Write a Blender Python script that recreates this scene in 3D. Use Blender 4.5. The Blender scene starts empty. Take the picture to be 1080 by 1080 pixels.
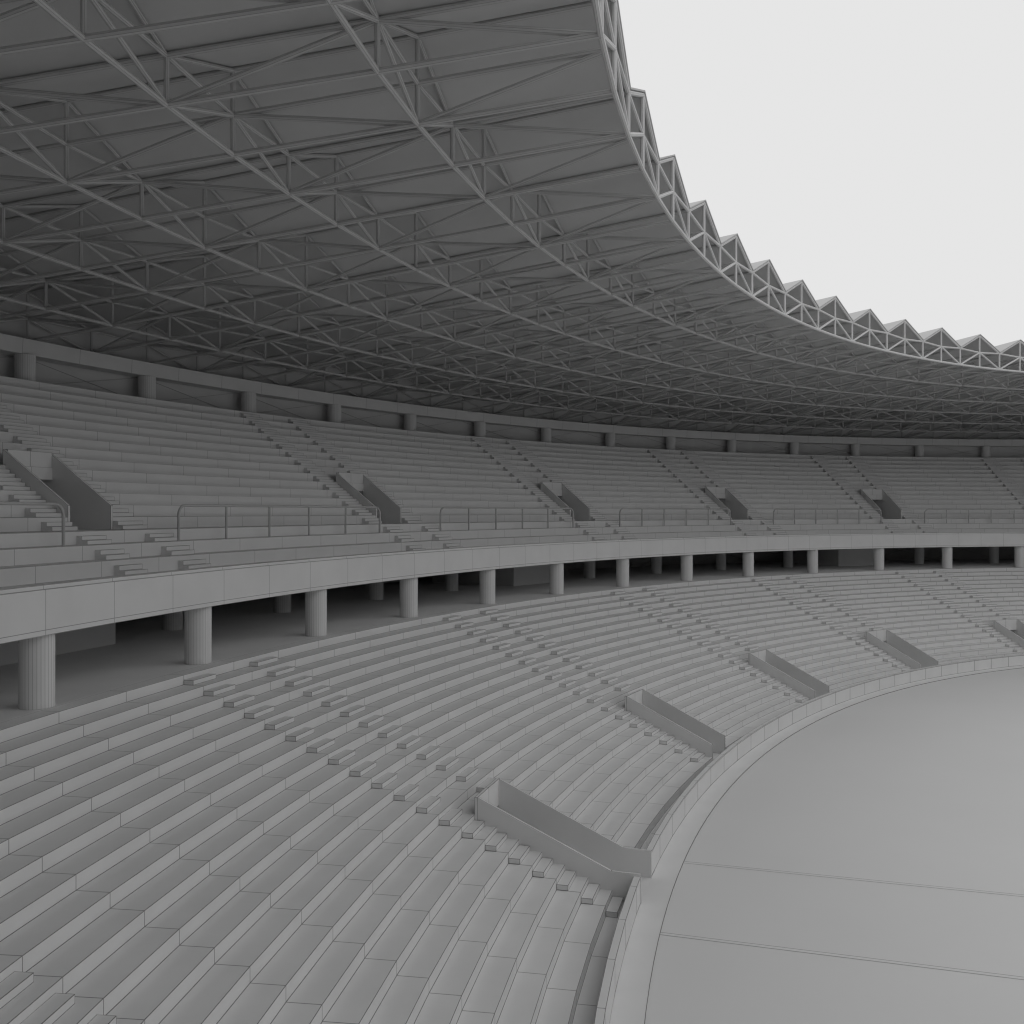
import bpy, math
import numpy as np
from math import pi, cos, sin, hypot

# ------------------------------------------------------------------ scene
SC = bpy.context.scene
COL = SC.collection
U = 6.0                      # metres per plan unit (all plan/profile numbers below are in units)
H0 = 2.222                   # depth of the infield below eye level, in units
def zz(h): return (H0 - h) * U

# ------------------------------------------------------------------ plan curve of the bowl
# natural equation of the upper-deck rim: curvature as a function of arc length, closed by mirroring
P0 = (-0.06855267241306921, 11.013579017838303); PSI0 = 1.0353930322032843
KN = [-14., -10., -6., -2., 2., 6., 10., 14.]
KV = [0.03963046680887756, 0.04562158344915721, 0.05161239692888794, 0.053070730815911384,
      0.05645648513167339, 0.07325403133810474, 0.08354645021115606, 0.0925435049490157]
TS = np.linspace(-16, 24, 8001)
_k = np.interp(TS, KN, KV)
_psi = np.concatenate([[0], np.cumsum((_k[1:] + _k[:-1]) / 2 * np.diff(TS))])
_psi = PSI0 - (_psi - np.interp(0, TS, _psi))
_x = np.concatenate([[0], np.cumsum((np.cos(_psi[1:]) + np.cos(_psi[:-1])) / 2 * np.diff(TS))])
_z = np.concatenate([[0], np.cumsum((np.sin(_psi[1:]) + np.sin(_psi[:-1])) / 2 * np.diff(TS))])
_x += P0[0] - np.interp(0, TS, _x); _z += P0[1] - np.interp(0, TS, _z)
SA = -4.78
PA = float(np.interp(SA, TS, _psi))
SB = float(np.interp(-(PA - pi / 2), -_psi, TS))
LQ = SB - SA
def _raw(s): return (float(np.interp(s, TS, _x)), float(np.interp(s, TS, _z)), float(np.interp(s, TS, _psi)))
AX, AZ, _ = _raw(SA); BX, BZ, PB = _raw(SB)
def _mir(px, pz, ps, ox, oz, th):
    # reflect about the line through o perpendicular to the tangent direction th
    d = (px - ox) * cos(th) + (pz - oz) * sin(th)
    return px - 2 * d * cos(th), pz - 2 * d * sin(th), 2 * th - ps
def ring(s):
    t = (s - SA) % (4 * LQ)
    if t <= LQ: return _raw(SA + t)
    if t <= 2 * LQ:
        return _mir(*_raw(SA + 2 * LQ - t), BX, BZ, PB)
    t2 = 4 * LQ - t                       # distance back from SA
    if t2 <= LQ: q = _raw(SA + t2)
    else: q = _mir(*_raw(SA + 2 * LQ - t2), BX, BZ, PB)
    m = _mir(*q, AX, AZ, PA)
    if t2 < 8.0:
        r = _raw(SA - t2); w = min(1.0, max(0.0, (8.0 - t2) / 3.0))
        m = tuple(a * (1 - w) + b * w for a, b in zip(m, r))
    return m
_cache = {}
def pt(s, off, h):
    k = round(s, 5)
    if k not in _cache: _cache[k] = ring(s)
    x, z, p = _cache[k]
    return ((x - sin(p) * off) * U, (z + cos(p) * off) * U, zz(h))

# ------------------------------------------------------------------ materials
def concrete(name, base, joint=None, width=0.014, rough=0.85, vary=0.03, scale=0.6):
    m = bpy.data.materials.new(name); m.use_nodes = True
    nt = m.node_tree; N = nt.nodes; L = nt.links
    b = N['Principled BSDF']; b.inputs['Roughness'].default_value = rough
    b.inputs['Specular IOR Level'].default_value = 0.15
    tc = N.new('ShaderNodeTexCoord'); nz = N.new('ShaderNodeTexNoise')
    nz.inputs['Scale'].default_value = scale; nz.inputs['Detail'].default_value = 6
    L.new(tc.outputs['Object'], nz.inputs['Vector'])
    mr = N.new('ShaderNodeMapRange'); mr.inputs['From Min'].default_value = 0.3; mr.inputs['From Max'].default_value = 0.7
    mr.inputs['To Min'].default_value = base * (1 - vary); mr.inputs['To Max'].default_value = base * (1 + vary)
    L.new(nz.outputs['Fac'], mr.inputs['Value'])
    val = mr.outputs['Result']
    if joint is not None:
        mins = []
        for nm in ('ea', 'eb'):
            u = N.new('ShaderNodeUVMap'); u.uv_map = nm
            sp = N.new('ShaderNodeSeparateXYZ'); L.new(u.outputs['UV'], sp.inputs['Vector'])
            mi = N.new('ShaderNodeMath'); mi.operation = 'MINIMUM'
            L.new(sp.outputs['X'], mi.inputs[0]); L.new(sp.outputs['Y'], mi.inputs[1]); mins.append(mi.outputs[0])
        mi = N.new('ShaderNodeMath'); mi.operation = 'MINIMUM'
        L.new(mins[0], mi.inputs[0]); L.new(mins[1], mi.inputs[1])
        lt = N.new('ShaderNodeMath'); lt.operation = 'LESS_THAN'; lt.inputs[1].default_value = width
        L.new(mi.outputs[0], lt.inputs[0])
        mx = N.new('ShaderNodeMix'); mx.data_type = 'FLOAT'
        L.new(lt.outputs[0], mx.inputs['Factor']); L.new(val, mx.inputs['A']); mx.inputs['B'].default_value = base * joint
        val = mx.outputs['Result']
    cb = N.new('ShaderNodeCombineColor')
    for c in ('Red', 'Green', 'Blue'): L.new(val, cb.inputs[c])
    L.new(cb.outputs['Color'], b.inputs['Base Color'])
    return m
ALB = 0.69
M_row = concrete('terrace_concrete', ALB, 0.38, 0.0135)
M_pan = concrete('panel_concrete', ALB, 0.45, 0.011)
M_wall = concrete('wall_concrete', ALB, 0.27, 0.022)
M_col = concrete('column_concrete', ALB, 0.55, 0.006)
M_pla = concrete('plain_concrete', ALB)
M_edge = concrete('edged_concrete', ALB, 0.32, 0.013)
M_stl = concrete('painted_steel', 0.54, 0.42, 0.0045, rough=0.6)
M_rim_lit = concrete('rim_steel_lit', 0.68, 0.45, 0.0045, rough=0.6)  # same steel as the other trusses, lightened to paint in the rim's daylight
M_rail = concrete('rail_paint', 0.46, rough=0.5)
M_rowu = concrete('upper_concrete', ALB, 0.45, 0.011)
M_bw = concrete('back_wall_concrete', 0.56)
M_bounce = concrete('light_bounce_concrete', 0.80)  # soffit tone raised above plain concrete to bounce light into the dark concourse
M_roof = concrete('roof_sheet', 0.55, rough=0.7)
M_pit = concrete('pitch_surface', ALB, scale=0.08, vary=0.02)
M_drn = concrete('drain_cover', ALB, 0.45, 0.028, scale=0.3)

# ------------------------------------------------------------------ mesh builder
class MB:
    def __init__(self): self.v = []; self.f = []; self.e = []; self.sm = []
    def quad(self, a, b, c, d, smooth=False):
        n = len(self.v); self.v += [a, b, c, d]; self.f.append((n, n + 1, n + 2, n + 3)); self.sm.append(smooth)
    def tri(self, a, b, c):
        n = len(self.v); self.v += [a, b, c]; self.f.append((n, n + 1, n + 2)); self.sm.append(False)
    def band(self, ss, prof):
        """strip of quads following the plan curve; prof = [(off, h), ...]"""
        for i in range(len(ss) - 1):
            for j in range(len(prof) - 1):
                self.quad(pt(ss[i], *prof[j]), pt(ss[i + 1], *prof[j]), pt(ss[i + 1], *prof[j + 1]), pt(ss[i], *prof[j + 1]))
    def prism(self, poly, s0, s1, n=1):
        """closed profile polygon [(off,h)] extruded along the curve"""
        ss = [s0 + (s1 - s0) * i / n for i in range(n + 1)]
        for i in range(n):
            for j in range(len(poly)):
                a = poly[j]; b = poly[(j + 1) % len(poly)]
                self.quad(pt(ss[i], *a), pt(ss[i + 1], *a), pt(ss[i + 1], *b), pt(ss[i], *b))
        for s in (s0, s1):
            k = len(self.v); self.v += [pt(s, *q) for q in poly]; self.f.append(tuple(range(k, k + len(poly)))); self.sm.append(False)
    def tube(self, a, b, r, n=8, r2=None):
        a = np.array(a); b = np.array(b); d = b - a; L = np.linalg.norm(d)
        if L < 1e-6: return
        d = d / L; up = np.array([0, 0, 1.0]) if abs(d[2]) < 0.9 else np.array([1.0, 0, 0])
        e1 = np.cross(d, up); e1 /= np.linalg.norm(e1); e2 = np.cross(d, e1)
        k = len(self.v)
        for q in (a, b):
            for i in range(n):
                t = 2 * pi * i / n; self.v.append(tuple(q + r * (cos(t) * e1 + sin(t) * e2)))
        for i in range(n):
            j = (i + 1) % n; self.f.append((k + i, k + j, k + n + j, k + n + i)); self.sm.append(False)
        self.f.append(tuple(range(k, k + n))); self.sm.append(False)
        self.f.append(tuple(range(k + n, k + 2 * n))); self.sm.append(False)
    def path(self, P, r, n=8):
        P = [np.array(p) for p in P]; k0 = len(self.v)
        for i, p in enumerate(P):
            d = P[min(i + 1, len(P) - 1)] - P[max(i - 1, 0)]; d = d / np.linalg.norm(d)
            up = np.array([0.31, 0.17, 0.0]) if abs(d[2]) > 0.9 else np.array([0, 0, 1.0])
            if i == 0: e1 = np.cross(d, up)
            else: e1 = e1 - d * np.dot(e1, d)
            e1 = e1 / np.linalg.norm(e1); e2 = np.cross(d, e1)
            for j in range(n):
                t = 2 * pi * j / n; self.v.append(tuple(p + r * (cos(t) * e1 + sin(t) * e2)))
        for i in range(len(P) - 1):
            for j in range(n):
                q = (j + 1) % n; a = k0 + i * n
                self.f.append((a + j, a + q, a + n + q, a + n + j)); self.sm.append(True)
    def build(self, name, mat, parent=None):
        me = bpy.data.meshes.new(name); me.from_pydata(self.v, [], self.f); me.update()
        me.polygons.foreach_set('use_smooth', self.sm)
        # edge-distance coordinates (metres) so joints follow each cast unit
        ua = me.uv_layers.new(name='ea'); ub = me.uv_layers.new(name='eb')
        fa = np.full(2 * len(me.loops), 9.0, dtype=np.float32); fb = fa.copy()
        V = np.array(self.v, dtype=float)
        li = 0
        for f in self.f:
            if len(f) == 4:
                p = V[list(f)]
                w = (np.linalg.norm(p[1] - p[0]) + np.linalg.norm(p[2] - p[3])) / 2
                hh = (np.linalg.norm(p[3] - p[0]) + np.linalg.norm(p[2] - p[1])) / 2
                fa[2 * li:2 * li + 8] = (0, 0, w, 0, w, hh, 0, hh)
                fb[2 * li:2 * li + 8] = (w, hh, 0, hh, 0, 0, w, 0)
            li += len(f)
        ua.data.foreach_set('uv', fa); ub.data.foreach_set('uv', fb)
        me.materials.append(mat)
        o = bpy.data.objects.new(name, me); COL.objects.link(o)
        if parent is not None: o.parent = parent
        return o

def tag(o, label, cat, group=None, kind=None):
    o['label'] = label; o['category'] = cat
    if group: o['group'] = group
    o['kind'] = kind or 'thing'
    return o
def thing(name, loc, label, cat, group=None):
    o = bpy.data.objects.new(name, None); COL.objects.link(o)
    o.empty_display_size = 0.3; o.location = loc
    return tag(o, label, cat, group)
def settle(root):
    """keep world geometry while the thing's origin sits at its base"""
    l = root.location
    def fix(ch, seen):
        for c in ch.children:
            pass
    for c in root.children:
        c.data.transform(__import__('mathutils').Matrix.Translation((-l[0], -l[1], -l[2])))
        for g in c.children:
            g.data.transform(__import__('mathutils').Matrix.Translation((-l[0], -l[1], -l[2])))
ORD = ['first', 'second', 'third', 'fourth', 'fifth', 'sixth', 'seventh', 'eighth', 'ninth', 'tenth', 'eleventh', 'twelfth',
       'thirteenth', 'fourteenth', 'fifteenth', 'sixteenth', 'seventeenth', 'eighteenth']

# ------------------------------------------------------------------ joints along the bowl
def mirror_s(s):
    t = (s - SA) % (4 * LQ)
    t = min(t, 4 * LQ - t)
    return SA + (t if t <= LQ else 2 * LQ - t)
def joints(start, d0, d1, lo, hi):
    def d(s): return d0 + (d1 - d0) * min(1, max(0, (mirror_s(s) + 3) / 14))
    up = [start]
    while up[-1] < hi: up.append(up[-1] + d(up[-1]))
    dn = [start]
    while dn[-1] > lo: dn.append(dn[-1] - d(dn[-1] - .3))
    return sorted(set(dn[1:] + up))
FULL0, FULL1 = -14.0, -14.0 + 4 * LQ
J = joints(-4.712, 0.578, 0.470, FULL0 + .3, FULL1 - .6); J = [FULL0] + [s for s in J if FULL0 + .2 < s < FULL1 - .3] + [FULL1]
JW = joints(0.163, 0.54, 0.485, FULL0 + .3, FULL1 - .6); JW = [FULL0] + [s for s in JW if FULL0 + .2 < s < FULL1 - .3] + [FULL1]
def cut(ss, holes):
    """split a list of s stations at hole limits -> list of runs"""
    runs = []; lo = ss[0]
    for a, b in sorted(holes):
        runs.append((lo, a)); lo = b
    runs.append((lo, ss[-1]))
    out = []
    for a, b in runs:
        out.append([a] + [s for s in ss if a + .03 < s < b - .03] + [b])
    return out

# ------------------------------------------------------------------ ground, apron, infield
b = MB(); R = 1500.0
b.quad((-R, -R, -.35), (R, -R, -.35), (R, R, -.35), (-R, R, -.35)); g = b.build('ground', M_pla); g['kind'] = 'structure'
PE = -3.004; PITCH = H0 + 0.005
b = MB(); b.band(J, [(0.2, H0), (-2.0, H0), (-2.853, H0)]); b.build('undercroft_ground', M_pla)['kind'] = 'structure'
b = MB()
n = 240; SSF = [FULL0 + (FULL1 - FULL0) * i / n for i in range(n + 1)]
b.band(SSF, [(-2.853, H0), (PE, H0), (PE, PITCH)]); path_o = b.build('path', M_pla); path_o['kind'] = 'structure'
b = MB(); ring_pts = [pt(s, PE + 0.02, PITCH) for s in SSF[:-1]]
b.v += ring_pts; b.f.append(tuple(range(len(ring_pts)))); b.sm.append(False)
b.build('pitch', M_pit)['kind'] = 'structure'
# dark drainage slot that runs round the infield edge
b = MB(); SSP = joints(-4.7, .29, .24, FULL0, FULL1); SSP = [s for s in SSP if s < FULL1 - .1] + [FULL1]
b.band(SSP, [(PE + 0.0010, H0 - 0.0009), (PE - 0.0015, H0 - 0.0009)])
b.band(SSP, [(PE - 0.0015, H0 - 0.0009), (PE - 0.0015, PITCH)])
M_slot = concrete('drain_slot', 0.22)
tag(b.build('edge_drain', M_slot), 'thin dark drain slot curving round the edge of the open infield', 'drain')
# two straight channels across the infield
def channel(p, q, w, label):
    p = np.array(p) * U; q = np.array(q) * U; d = (q - p) / np.linalg.norm(q - p); nrm = np.array([-d[1], d[0]])
    e = p + d * 150; z0 = zz(PITCH) + 0.004; b = MB()
    a0 = p + nrm * w / 2; a1 = p - nrm * w / 2; e0 = e + nrm * w / 2; e1 = e - nrm * w / 2
    for k in range(12):
        t0, t1 = k / 12, (k + 1) / 12
        A = a0 + (e0 - a0) * t0; B = a1 + (e1 - a1) * t0; Cc = a1 + (e1 - a1) * t1; D = a0 + (e0 - a0) * t1
        b.quad((*B, z0), (*Cc, z0), (*D, z0), (*A, z0))
    o = b.build('drain_channel', M_drn); tag(o, label, 'drain', 'drain channels across the infield')
    # only the two long edges read as joints
    for nm in ('ea', 'eb'):
        uv = o.data.uv_layers[nm].data
        for l in uv: l.uv[0] = 9.0
channel((1.083, 6.333), (2.970, 5.775), 0.21, 'straight narrow drain channel crossing the infield, the farther of two')
channel((0.777, 5.262), (2.444, 4.752), 0.21, 'straight narrow drain channel crossing the infield, the nearer of two')

# ------------------------------------------------------------------ stair pits (vomitories)
LV = [-8.73, -4.775, -0.917, 2.795, 6.325, 9.76, 13.1]          # lower pits, centre
LHW = [.23, .23, .222, .236, .27, .27, .27]
UV_ = [-8.76, -4.722, -0.71, 3.165, 6.765, 10.115, 13.35]              # upper pits, centre
UHW = [.2, .197, .205, .205, .205, .205, .205]
ROW_T, ROW_H, OFF0, HC = 0.1378, 0.061, -0.075, 1.003
def loff(k): return OFF0 - ROW_T * k
def lh(k): return HC + ROW_H * k
WT = 0.02
# ------------------------------------------------------------------ lower stand
low = thing('lower_stand', pt(-4.78, -1.4, H0), 'sweeping lower bowl of stepped grey concrete terraces round the infield', 'stand')
holesL = [(c - w - WT + .004, c + w + WT - .004) for c, w in zip(LV, LHW)]
for k in range(20):
    holes = holesL if k >= 14 else []
    up = loff(k - 1) if k else 0.03
    stations = sorted(J + [c - w - WT - .268 for c, w in zip(LV, LHW)]) if k >= 13 else J
    for run in cut(stations, holes):
        b = MB(); b.band(run, [(up, lh(k)), (loff(k), lh(k)), (loff(k), lh(k + 1))])
        b.build('terrace_row', M_row, low)
b = MB(); b.band(J, [(loff(19), H0 - 0.0006), (-2.815, H0 - 0.0006)]); b.build('gutter_walk', M_row, low)
settle(low)
# perimeter wall
fw = thing('perimeter_wall', pt(-4.78, -2.84, H0), 'low curved concrete panel wall between the lower terraces and the infield', 'wall')
v1 = (LV[1] - LHW[1] - WT + .003, LV[1] + LHW[1] + WT - .003)
runs = cut(JW, [v1])
b = MB(); c = MB()
for run in runs:
    b.band(run, [(-2.818, H0), (-2.818, 2.078)]); b.band(run, [(-2.853, 2.078), (-2.853, H0)])
    c.band(run, [(-2.816, 2.078), (-2.816, 2.069), (-2.855, 2.069), (-2.855, 2.078), (-2.853, 2.078)])
for s in v1:
    b.quad(pt(s, -2.818, H0), pt(s, -2.853, H0), pt(s, -2.853, 2.078), pt(s, -2.818, 2.078))
    c.quad(pt(s, -2.816, 2.078), pt(s, -2.855, 2.078), pt(s, -2.855, 2.069), pt(s, -2.816, 2.069))
b.build('wall_panels', M_wall, fw); c.build('coping', M_edge, fw); settle(fw)

names_low = ['beyond the left edge of the view', 'that opens through the perimeter wall', 'second from the camera', 'third from the camera', 'fourth from the camera', 'at the right edge of the view', 'beyond the right edge of the view']
for i, (c0, w) in enumerate(zip(LV, LHW)):
    a0, a1 = c0 - w, c0 + w; gate = (i == 1)
    r = thing('stair_pit', pt(c0, -2.3, H0), 'lower walled entrance pit ' + names_low[i], 'entrance', 'lower entrance pits')
    TB = -1.888; top0, top1 = 1.692, 2.052
    end = -2.857 if gate else -2.69
    for (s0, s1) in ((a0 - WT, a0), (a1, a1 + WT)):
        b = MB(); poly = [(TB, top0), (-2.688, top1)]
        if gate: poly += [(end, top1 + .003)]
        poly += [(end, H0 - .001), (TB, H0 - .001)]
        b.prism(poly, s0, s1); b.build('side_wall', M_edge, r)
    b = MB(); b.prism([(TB + WT, top0), (TB, top0), (TB, 1.86), (TB + WT, 1.86)], a0 - WT, a1 + WT, 2); b.build('back_wall', M_edge, r)
    b = MB(); ss = [a0, (a0 + a1) / 2, a1]
    b.band(ss, [(end, H0 - .0025), (-0.9, H0 - .0025), (-0.9, 1.86), (TB + WT, 1.86)])
    for s in (a0, a1): b.quad(pt(s, TB, H0 - .002), pt(s, -0.9, H0 - .002), pt(s, -0.9, 1.86), pt(s, TB, 1.86))
    b.build('passage', M_pla, r)
    settle(r)
    for side in (0, 1):
        s0, s1 = (a0 - WT - .265, a0 - WT - .006) if side == 0 else (a1 + WT + .004, a1 + WT + .272)
        st = thing('aisle_stair', pt((s0 + s1) / 2, -1.4, H0), 'small concrete steps %s the lower entrance pit %s' % (('left of', 'right of')[side], names_low[i]), 'stairs', 'lower aisle stairs')
        for k in range(20):
            b = MB(); o1, o0 = loff(k), loff(k) - 0.066
            hb = lh(k + 1) - .0005; ht = lh(k) + ROW_H * .5
            b.prism([(o1 - .0006, hb), (o0, hb), (o0, ht), (o1 - .0006, ht)], s0, s1)
            b.build('step', M_edge, st)
        settle(st)

# ------------------------------------------------------------------ concourse
b = MB(); b.band(J, [(3.12, HC - .0), (0.031, HC)])
tag(b.build('concourse_floor', M_pla), 'shaded flat concrete floor of the concourse beneath the upper deck', 'floor')
CF = [-7.87, -6.36, -4.84, -3.285, -1.74, -0.2, 1.31, 2.86, 4.42, 5.93, 7.48, 9.02, 10.53, 12.04, 13.55]
lab = ['just outside the left edge of the view'] + ['%s from the left in the front row' % o for o in ORD[:13]] + ['just outside the right edge of the view']
def column(s, off, r, h0, h1, label, group):
    b = MB(); n = 28; x, y, z0 = pt(s, off, h0); z1 = zz(h1)
    for i in range(n):
        t0, t1 = 2 * pi * i / n, 2 * pi * (i + 1) / n
        b.quad((x + r * cos(t0), y + r * sin(t0), z0), (x + r * cos(t1), y + r * sin(t1), z0), (x + r * cos(t1), y + r * sin(t1), z1), (x + r * cos(t0), y + r * sin(t0), z1))
    o = b.build('concrete_column', M_col); o.location = (x, y, z0)
    o.data.transform(__import__('mathutils').Matrix.Translation((-x, -y, -z0)))
    return tag(o, label, 'column', group)
for s, l in zip(CF, lab):
    column(s, 0.115, 0.0865 * U, HC - .0005, 0.604, 'thick round concrete column under the deck rim, ' + l, 'front concourse columns')
CR = [-6.2, -4.78, -3.36, -1.9, -0.40, 0.99, 2.43, 3.87, 5.35, 6.79, 8.26, 9.68, 11.0, 12.45, 13.9]
lab = ['hidden at the far left'] * 2 + ['%s of those seen from the left' % o for o in ORD[:12]] + ['outside the right edge of the view']
for i, (s, l) in enumerate(zip(CR, lab)):
    column(s, 1.48, 0.0865 * U, HC - .0005, 0.604, 'shadowed round column in the rear concourse row, ' + l, 'rear concourse columns')
# stair cores standing on the concourse
for (s0, s1, l) in ((-5.75, -4.22, 'behind the leftmost column'), (2.0, 2.95, 'in the middle of the view'), (9.18, 10.1, 'toward the right of the view')):
    r = thing('stair_core', pt((s0 + s1) / 2, 2.0, HC), 'plain concrete stair enclosure in the dark concourse ' + l, 'enclosure', 'concourse stair enclosures')
    b = MB(); b.prism([(1.28, HC - .0005), (1.28, .604), (1.31, .604), (1.31, HC - .0005)], s0, s1, 3); b.build('front_wall', M_pla, r)
    for s in (s0, s1):
        b = MB(); e = .015 if s == s0 else -.015
        b.prism([(1.3105, HC - .0005), (1.3105, .604), (2.75, .604), (2.75, HC - .0005)], min(s, s + e * 2), max(s, s + e * 2)); b.build('side_wall', M_pla, r)
    settle(r)

# ------------------------------------------------------------------ upper stand
UR_H = 0.0905
UPR = [(0.51, .310), (0.65, .2135), (0.79, .1265)] + [(1.06 + .128 * j, .1265 - UR_H * (j + 1)) for j in range(14)]   # (riser offset, tread height above it)
upst = thing('upper_stand', pt(-4.5, 1.5, .6), 'steep upper deck of concrete seating rows under the roof', 'stand')
holesU = [(c - w - WT + .004, c + w + WT - .004) for c, w in zip(UV_, UHW)]
for k, (o, h) in enumerate(UPR):
    nxt = UPR[k + 1][0] if k + 1 < len(UPR) else 3.12
    holes = holesU if 3 <= k <= 6 else []
    for run in cut(J, holes):
        b = MB()
        b.band(run, [(nxt, h), (o, h), (o, UPR[k - 1][1] if k else .411)])
        b.build('terrace_row', M_rowu, upst)
b = MB(); b.band(J, [(0.51, .411), (.10, .411)]); b.build('front_walk', M_row, upst)
b = MB(); b.band(J, [(.10, .411), (.10, .369), (.012, .369), (.012, .3905), (0, .3905), (0, .595), (0, .622), (.03, .622), (.03, .604)]); b.build('fascia', M_pan, upst)
b = MB(); b.band(J, [(.03, .604), (1.5, .6041), (3.12, .604)]); b.build('soffit', M_bounce, upst)
settle(upst)
names_up = ['beyond the left edge of the view', 'at the far left of the view', 'second from the left', 'third from the left', 'fourth from the left', 'farthest to the right', 'beyond the right edge of the view']
for i, (c0, w) in enumerate(zip(UV_, UHW)):
    a0, a1 = c0 - w, c0 + w; OB = 1.574
    r = thing('stair_pit', pt(c0, 1.5, .132), 'upper walled entrance pit ' + names_up[i], 'entrance', 'upper entrance pits')
    for (s0, s1) in ((a0 - WT, a0), (a1, a1 + WT)):
        b = MB(); b.prism([(1.057, .127), (1.057, -.046), (OB + .02, -.437), (OB + .02, .127)], s0, s1); b.build('side_wall', M_edge, r)
    b = MB(); b.prism([(OB, -.241), (OB, -.437), (OB + .02, -.437), (OB + .02, -.241)], a0, a1, 2); b.build('back_wall', M_edge, r)
    b = MB(); ss = [a0, c0, a1]
    b.band(ss, [(1.03, .1260), (2.6, .1260), (2.6, -.241), (OB + .02, -.241)])
    for s in (a0, a1): b.quad(pt(s, OB, .127), pt(s, 2.6, .127), pt(s, 2.6, -.241), pt(s, OB, -.241))
    b.build('passage', M_pla, r); settle(r)
    for side in (0, 1):
        s0, s1 = (a0 - WT - .238, a0 - WT - .004) if side == 0 else (a1 + WT + .004, a1 + WT + .27)
        st = thing('aisle_stair', pt((s0 + s1) / 2, 1.5, .4), 'paired concrete steps %s the upper entrance pit %s' % (('left of', 'right of')[side], names_up[i]), 'stairs', 'upper aisle stairs')
        for k, (o, h) in enumerate(UPR):
            hb = (UPR[k - 1][1] if k else .411) - .0005; q = (hb - h) / 3; o = o - .0006
            b = MB(); b.prism([(o, hb), (o - .084, hb), (o - .084, hb - q), (o - .042, hb - q), (o - .042, hb - 2 * q), (o, hb - 2 * q)], s0, s1); b.build('step', M_edge, st)
        settle(st)
# railings
for i in range(len(UV_) - 1):
    s0 = [-8.25, -4.24, -.25, 3.61, 7.2, 10.54][i]; s1 = [-5.40, -1.36, 2.54, 6.2, 9.61, 12.8][i]; off = .70; ht, hb = -.050, .2130
    r = thing('railing', pt((s0 + s1) / 2, off, hb), 'tubular guard rail %s' % (['running off the left edge of the view', 'between the first and second upper entrance pits', 'between the second and third upper entrance pits', 'between the third and fourth upper entrance pits', 'between the fourth and fifth upper entrance pits', 'running off the right edge of the view'][i]), 'railing', 'guard rails along the upper deck')
    b = MB(); P = []; R_ = .075; rad = .0104 * U
    P.append(pt(s0, off, hb))
    for a in range(0, 91, 15): P.append(pt(s0 + R_ - R_ * cos(math.radians(a)), off, ht + R_ - R_ * sin(math.radians(a))))
    m = 24
    for q in range(1, m): P.append(pt(s0 + R_ + (s1 - s0 - 2 * R_) * q / m, off, ht))
    for a in range(90, -1, -15): P.append(pt(s1 - R_ + R_ * cos(math.radians(a)), off, ht + R_ - R_ * sin(math.radians(a))))
    P.append(pt(s1, off, hb)); b.path(P, rad); b.build('top_rail', M_rail, r)
    for q in range(1, 5):
        s = s0 + (s1 - s0) * q / 5; b = MB(); b.tube(pt(s, off, hb), pt(s, off, ht), rad * .92); b.build('post', M_rail, r)
    settle(r)

# ------------------------------------------------------------------ roof stations: even = valley, odd = ridge
def sk(k):
    if k < 0: return -6.708 + .677 * k
    if k <= 26: return 2.96998936e-05 * k**3 - 3.14350792e-03 * k**2 + 6.77327946e-01 * k - 6.70791356
    return 9.3 + (k - 26) * .572 if True else 0
_s26 = 2.96998936e-05 * 26**3 - 3.14350792e-03 * 26**2 + 6.77327946e-01 * 26 - 6.70791356
def SK(k): return sk(k) if k <= 26 else _s26 + (k - 26) * .575
K0, K1 = -6, 36
def SR(i, k): return SK(k) - .024 * i * min(1, max(0, (-3.2 - SK(k)) / 3))
RO = [-2.825, -1.838, -.838, .132, 1.116, 2.078, 3.03]
RB = [-2.037, -1.950, -1.866, -1.783, -1.702, -1.622, -1.541]
VH, MH, PH = .226, .205, .440
BT, BBm = -1.538, -1.397
# back wall, beam and columns
allk = [k for k in range(K0, K1 + 1)]
b = MB()
b.prism([(2.905, BBm), (2.905, BT), (3.10, BT), (3.10, BBm)], FULL0, FULL0 + .01)
bm = MB()
bm.band(J, [(3.10, BBm), (2.915, BBm), (2.905, BT), (3.10, BT)])
tag(bm.build('ring_beam', M_pan), 'deep curved concrete beam above the top seating row carrying the roof', 'beam')
CB = [-6.15, -4.83, -3.495, -2.181, -.84, .481, 1.794, 3.105, 4.42, 5.727, 6.969, 8.22, 9.478, 10.678, 11.883, 13.075, 14.25]
for n_, s in enumerate(CB):
    l = ('%s from the left' % ORD[n_ - 2]) if 2 <= n_ <= 15 else 'outside the view'
    column(s, 2.955, .088 * U, -1.139 - .0005, BBm + .0005, 'round back column above the top row, ' + l, 'back columns below the ring beam')
for k in range(-3, K1 - 1, 2):
    s0, s1 = SK(k), SK(k + 2); vis = -4.2 < s1 and s0 < 13.2
    o_ = sum(1 for q in range(-3, k, 2) if SK(q + 2) > -4.2)
    l = ('%s bay from the left' % ORD[o_]) if vis and o_ < 18 else 'bay outside the view'
    r = thing('back_wall', pt((s0 + s1) / 2, 3.1, HC), 'tall plain back wall with crossed braces, ' + l, 'wall', 'back wall bays')
    b = MB(); sm = SR(6, k + 1); s0, s1 = SR(6, k), SR(6, k + 2)
    for (sa, ha, sb, hb) in ((s0, RB[6] - PH, sm, RB[6] - VH), (sm, RB[6] - VH, s1, RB[6] - PH)):
        for oo in (3.10, 3.125): b.quad(pt(sa, oo, HC), pt(sb, oo, HC), pt(sb, oo, hb - .027), pt(sa, oo, ha - .027))
    b.build('panel', M_bw, r)
    for (h0, h1) in ((-1.15, -1.395), (.98, .63)):
        b = MB()
        b.tube(pt(s0 + .06, 3.098, h0), pt(s1 - .06, 3.098, h1), 0.0032 * U, 6); b.tube(pt(s0 + .06, 3.097, h1), pt(s1 - .06, 3.097, h0), 0.0032 * U, 6)
        b.build('cross_brace', M_stl, r)
    settle(r)
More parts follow.
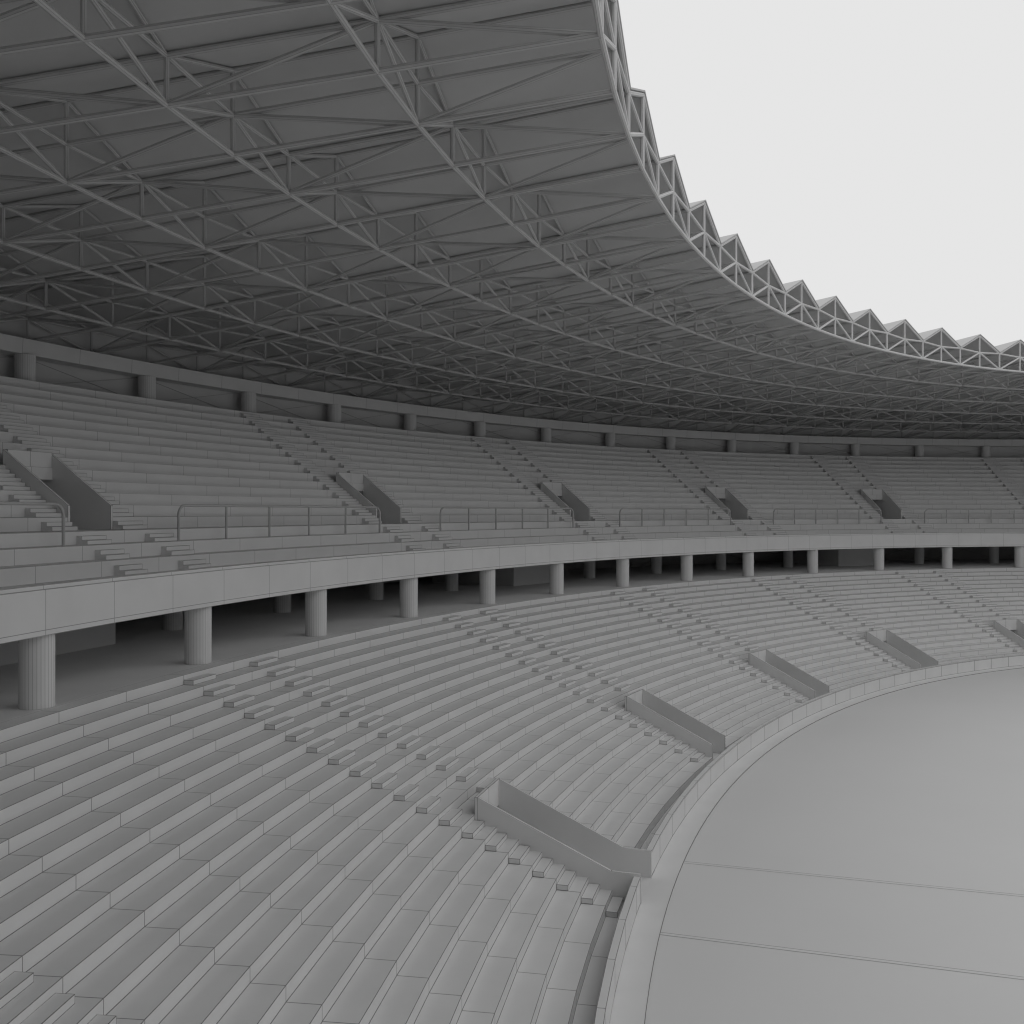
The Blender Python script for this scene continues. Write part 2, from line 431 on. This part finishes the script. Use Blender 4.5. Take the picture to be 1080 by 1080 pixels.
# the wall continues round the rest of the bowl as one plain run
rest = [s for s in J if s > SK(K1 - 1) + .1]; rest = [SK(K1 - 1) + .001] + rest[:-1] + [SK(-3) + 4 * LQ - .001] if rest[-1] > SK(-3) + 4 * LQ else [SK(K1 - 1) + .001] + rest
rest = [s for s in rest if s <= SK(-3) + 4 * LQ]
b = MB(); b.band(rest, [(3.10, HC), (3.10, -1.98)]); b.band(rest, [(3.125, -1.98), (3.125, HC)])
tag(b.build('back_wall', M_pla), 'long back wall run continuing round the far side outside the view', 'wall')

# ------------------------------------------------------------------ roof steel
CH, WB, RD = .0146 * U, .0134 * U, .0156 * U
def seg(name, a, b_, r, parent, mat=None):
    m = MB(); m.tube(a, b_, r); return m.build(name, mat or M_stl, parent)
def nB(i, k): return pt(SR(i, k), RO[i], RB[i])
def nT(i, k): return pt(SR(i, k), RO[i], RB[i] - (MH if k % 2 else VH))
def nP(i, k): return pt(SR(i, k), RO[i], RB[i] - PH)
ring_lab = ['tubular ring truss forming the open saw-toothed inner rim of the roof'] + ['tubular ring truss under the roof, %s in from the rim' % o for o in ORD[:6]]
for i in range(7):
    r = thing('ring_truss', pt(SK(8), RO[i], RB[i]), ring_lab[i], 'truss', 'ring trusses of the roof')
    bc = MB(); mc = MB(); gc = MB()
    for k in range(K0, K1):
        bc.tube(nB(i, k), nB(i, k + 1), CH)
        mc.tube(nT(i, k), nT(i, k + 1), WB * .95)
        gc.tube(nT(i, k) if k % 2 == 0 else nP(i, k), nP(i, k + 1) if k % 2 == 0 else nT(i, k + 1), CH * .95 if i == 0 else WB * .9)
    ms = M_rim_lit if i == 0 else M_stl
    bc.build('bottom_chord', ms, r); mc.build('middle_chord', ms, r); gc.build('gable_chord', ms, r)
    for k in range(K0, K1 + 1):
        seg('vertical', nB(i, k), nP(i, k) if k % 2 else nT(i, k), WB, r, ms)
    for k in range(K0, K1):
        v, p = (k, k + 1) if k % 2 == 0 else (k + 1, k)
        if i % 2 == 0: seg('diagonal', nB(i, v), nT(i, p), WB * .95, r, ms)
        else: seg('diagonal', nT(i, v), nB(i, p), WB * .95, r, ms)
    settle(r)
for k in range(K0, K1 + 1):
    s = SK(k)
    pn = (k - 3) // 2
    if k >= 3 and pn < 12 and k <= 26:
        l = 'radial truss reaching the rim %s the %s rim peak from the top' % ('under' if k % 2 else 'in the valley after', ORD[pn])
    elif k < 3: l = 'radial roof truss meeting the rim above the top of the view'
    else: l = 'radial roof truss in the far dark part of the roof at right'
    r = thing('radial_truss', pt(s, 0, RB[3]), l, 'truss', 'radial trusses of the roof')
    bc = MB(); tc = MB(); rc = MB()
    for i in range(6):
        bc.tube(nB(i, k), nB(i + 1, k), RD); tc.tube(nT(i, k), nT(i + 1, k), RD)
        if k % 2: rc.tube(nP(i, k), nP(i + 1, k), RD)
        if k % 2 == 0:
            a, c = (nB(i, k), nT(i + 1, k)) if i % 2 == 0 else (nT(i, k), nB(i + 1, k))
        else:
            a, c = (nT(i, k), nB(i + 1, k)) if i % 2 == 0 else (nB(i, k), nT(i + 1, k))
        seg('diagonal', a, c, RD * .95, r)
    bc.build('bottom_chord', M_stl, r); tc.build('top_chord', M_stl, r)
    if k % 2: rc.build('ridge_chord', M_stl, r)
    settle(r)
# folded roof sheets
rf = thing('roof_canopy', pt(SK(8), 0, RB[3] - .3), 'folded sheet roof canopy with sharp ridges and valleys over the stands', 'roof')
ro = [-2.842] + RO[1:6] + [3.14]; rb = [RB[0] - .0] + RB[1:6] + [RB[6] - .008]
LIFT, TH = .0165, .010
def fold(b, s0, s1, h0, h1, k=None):
    for j in range(6):
        for (dz, fl) in ((LIFT, False), (LIFT + TH, True)):
            a0, a1, c0, c1 = (s0, s1, s0, s1) if k is None else (SR(j, k), SR(j, k + 1), SR(j + 1, k), SR(j + 1, k + 1))
            q = [pt(a0, ro[j], rb[j] - h0 - dz), pt(a1, ro[j], rb[j] - h1 - dz), pt(c1, ro[j + 1], rb[j + 1] - h1 - dz), pt(c0, ro[j + 1], rb[j + 1] - h0 - dz)]
            b.quad(*q)
    b.quad(pt(s0, ro[0], rb[0] - h0 - LIFT), pt(s1, ro[0], rb[0] - h1 - LIFT), pt(s1, ro[0], rb[0] - h1 - LIFT - TH), pt(s0, ro[0], rb[0] - h0 - LIFT - TH))
for k in range(K0, K1):
    b = MB()
    if k % 2 == 0: fold(b, SK(k), SK(k + 1), VH, PH, k)
    else: fold(b, SK(k), SK(k + 1), PH, VH, k)
    b.build('roof_sheet', M_roof, rf)
# the rest of the ring, same folds
s = SK(K1); e = SK(K0) + 4 * LQ; m = int(round((e - s) / .62 / 2)) * 2
b = MB()
for q in range(m):
    a0, a1 = s + (e - s) * q / m, s + (e - s) * (q + 1) / m
    h0, h1 = (VH, PH) if q % 2 == 0 else (PH, VH)
    fold(b, a0, a1, h0, h1)
b.build('roof_sheet', M_roof, rf)
settle(rf)

# ------------------------------------------------------------------ overcast sky and light
w = bpy.data.worlds.new('World'); SC.world = w; w.use_nodes = True
bg = w.node_tree.nodes['Background']; bg.inputs['Color'].default_value = (0.79, 0.79, 0.79, 1); bg.inputs['Strength'].default_value = 1.0

cam = bpy.data.cameras.new('camera'); co = bpy.data.objects.new('camera', cam); COL.objects.link(co)
cam.sensor_width = 36; cam.lens = 35.0; cam.clip_start = 0.1; cam.clip_end = 5000
co.location = (0, 0, zz(0)); co.rotation_euler = (math.radians(90), 0, 0)
SC.camera = co
SC.view_settings.view_transform = 'Standard'; SC.view_settings.look = 'None'
SC.view_settings.exposure = 0; SC.view_settings.gamma = 1
SC.render.engine = 'CYCLES'
SC.cycles.use_adaptive_sampling = False
SC.cycles.use_denoising = True
try:
    SC.cycles.denoising_input_passes = 'RGB_ALBEDO_NORMAL'; SC.cycles.denoising_prefilter = 'NONE'
except Exception: pass
SC.cycles.filter_width = 1.2
SC.cycles.max_bounces = 6; SC.cycles.diffuse_bounces = 4
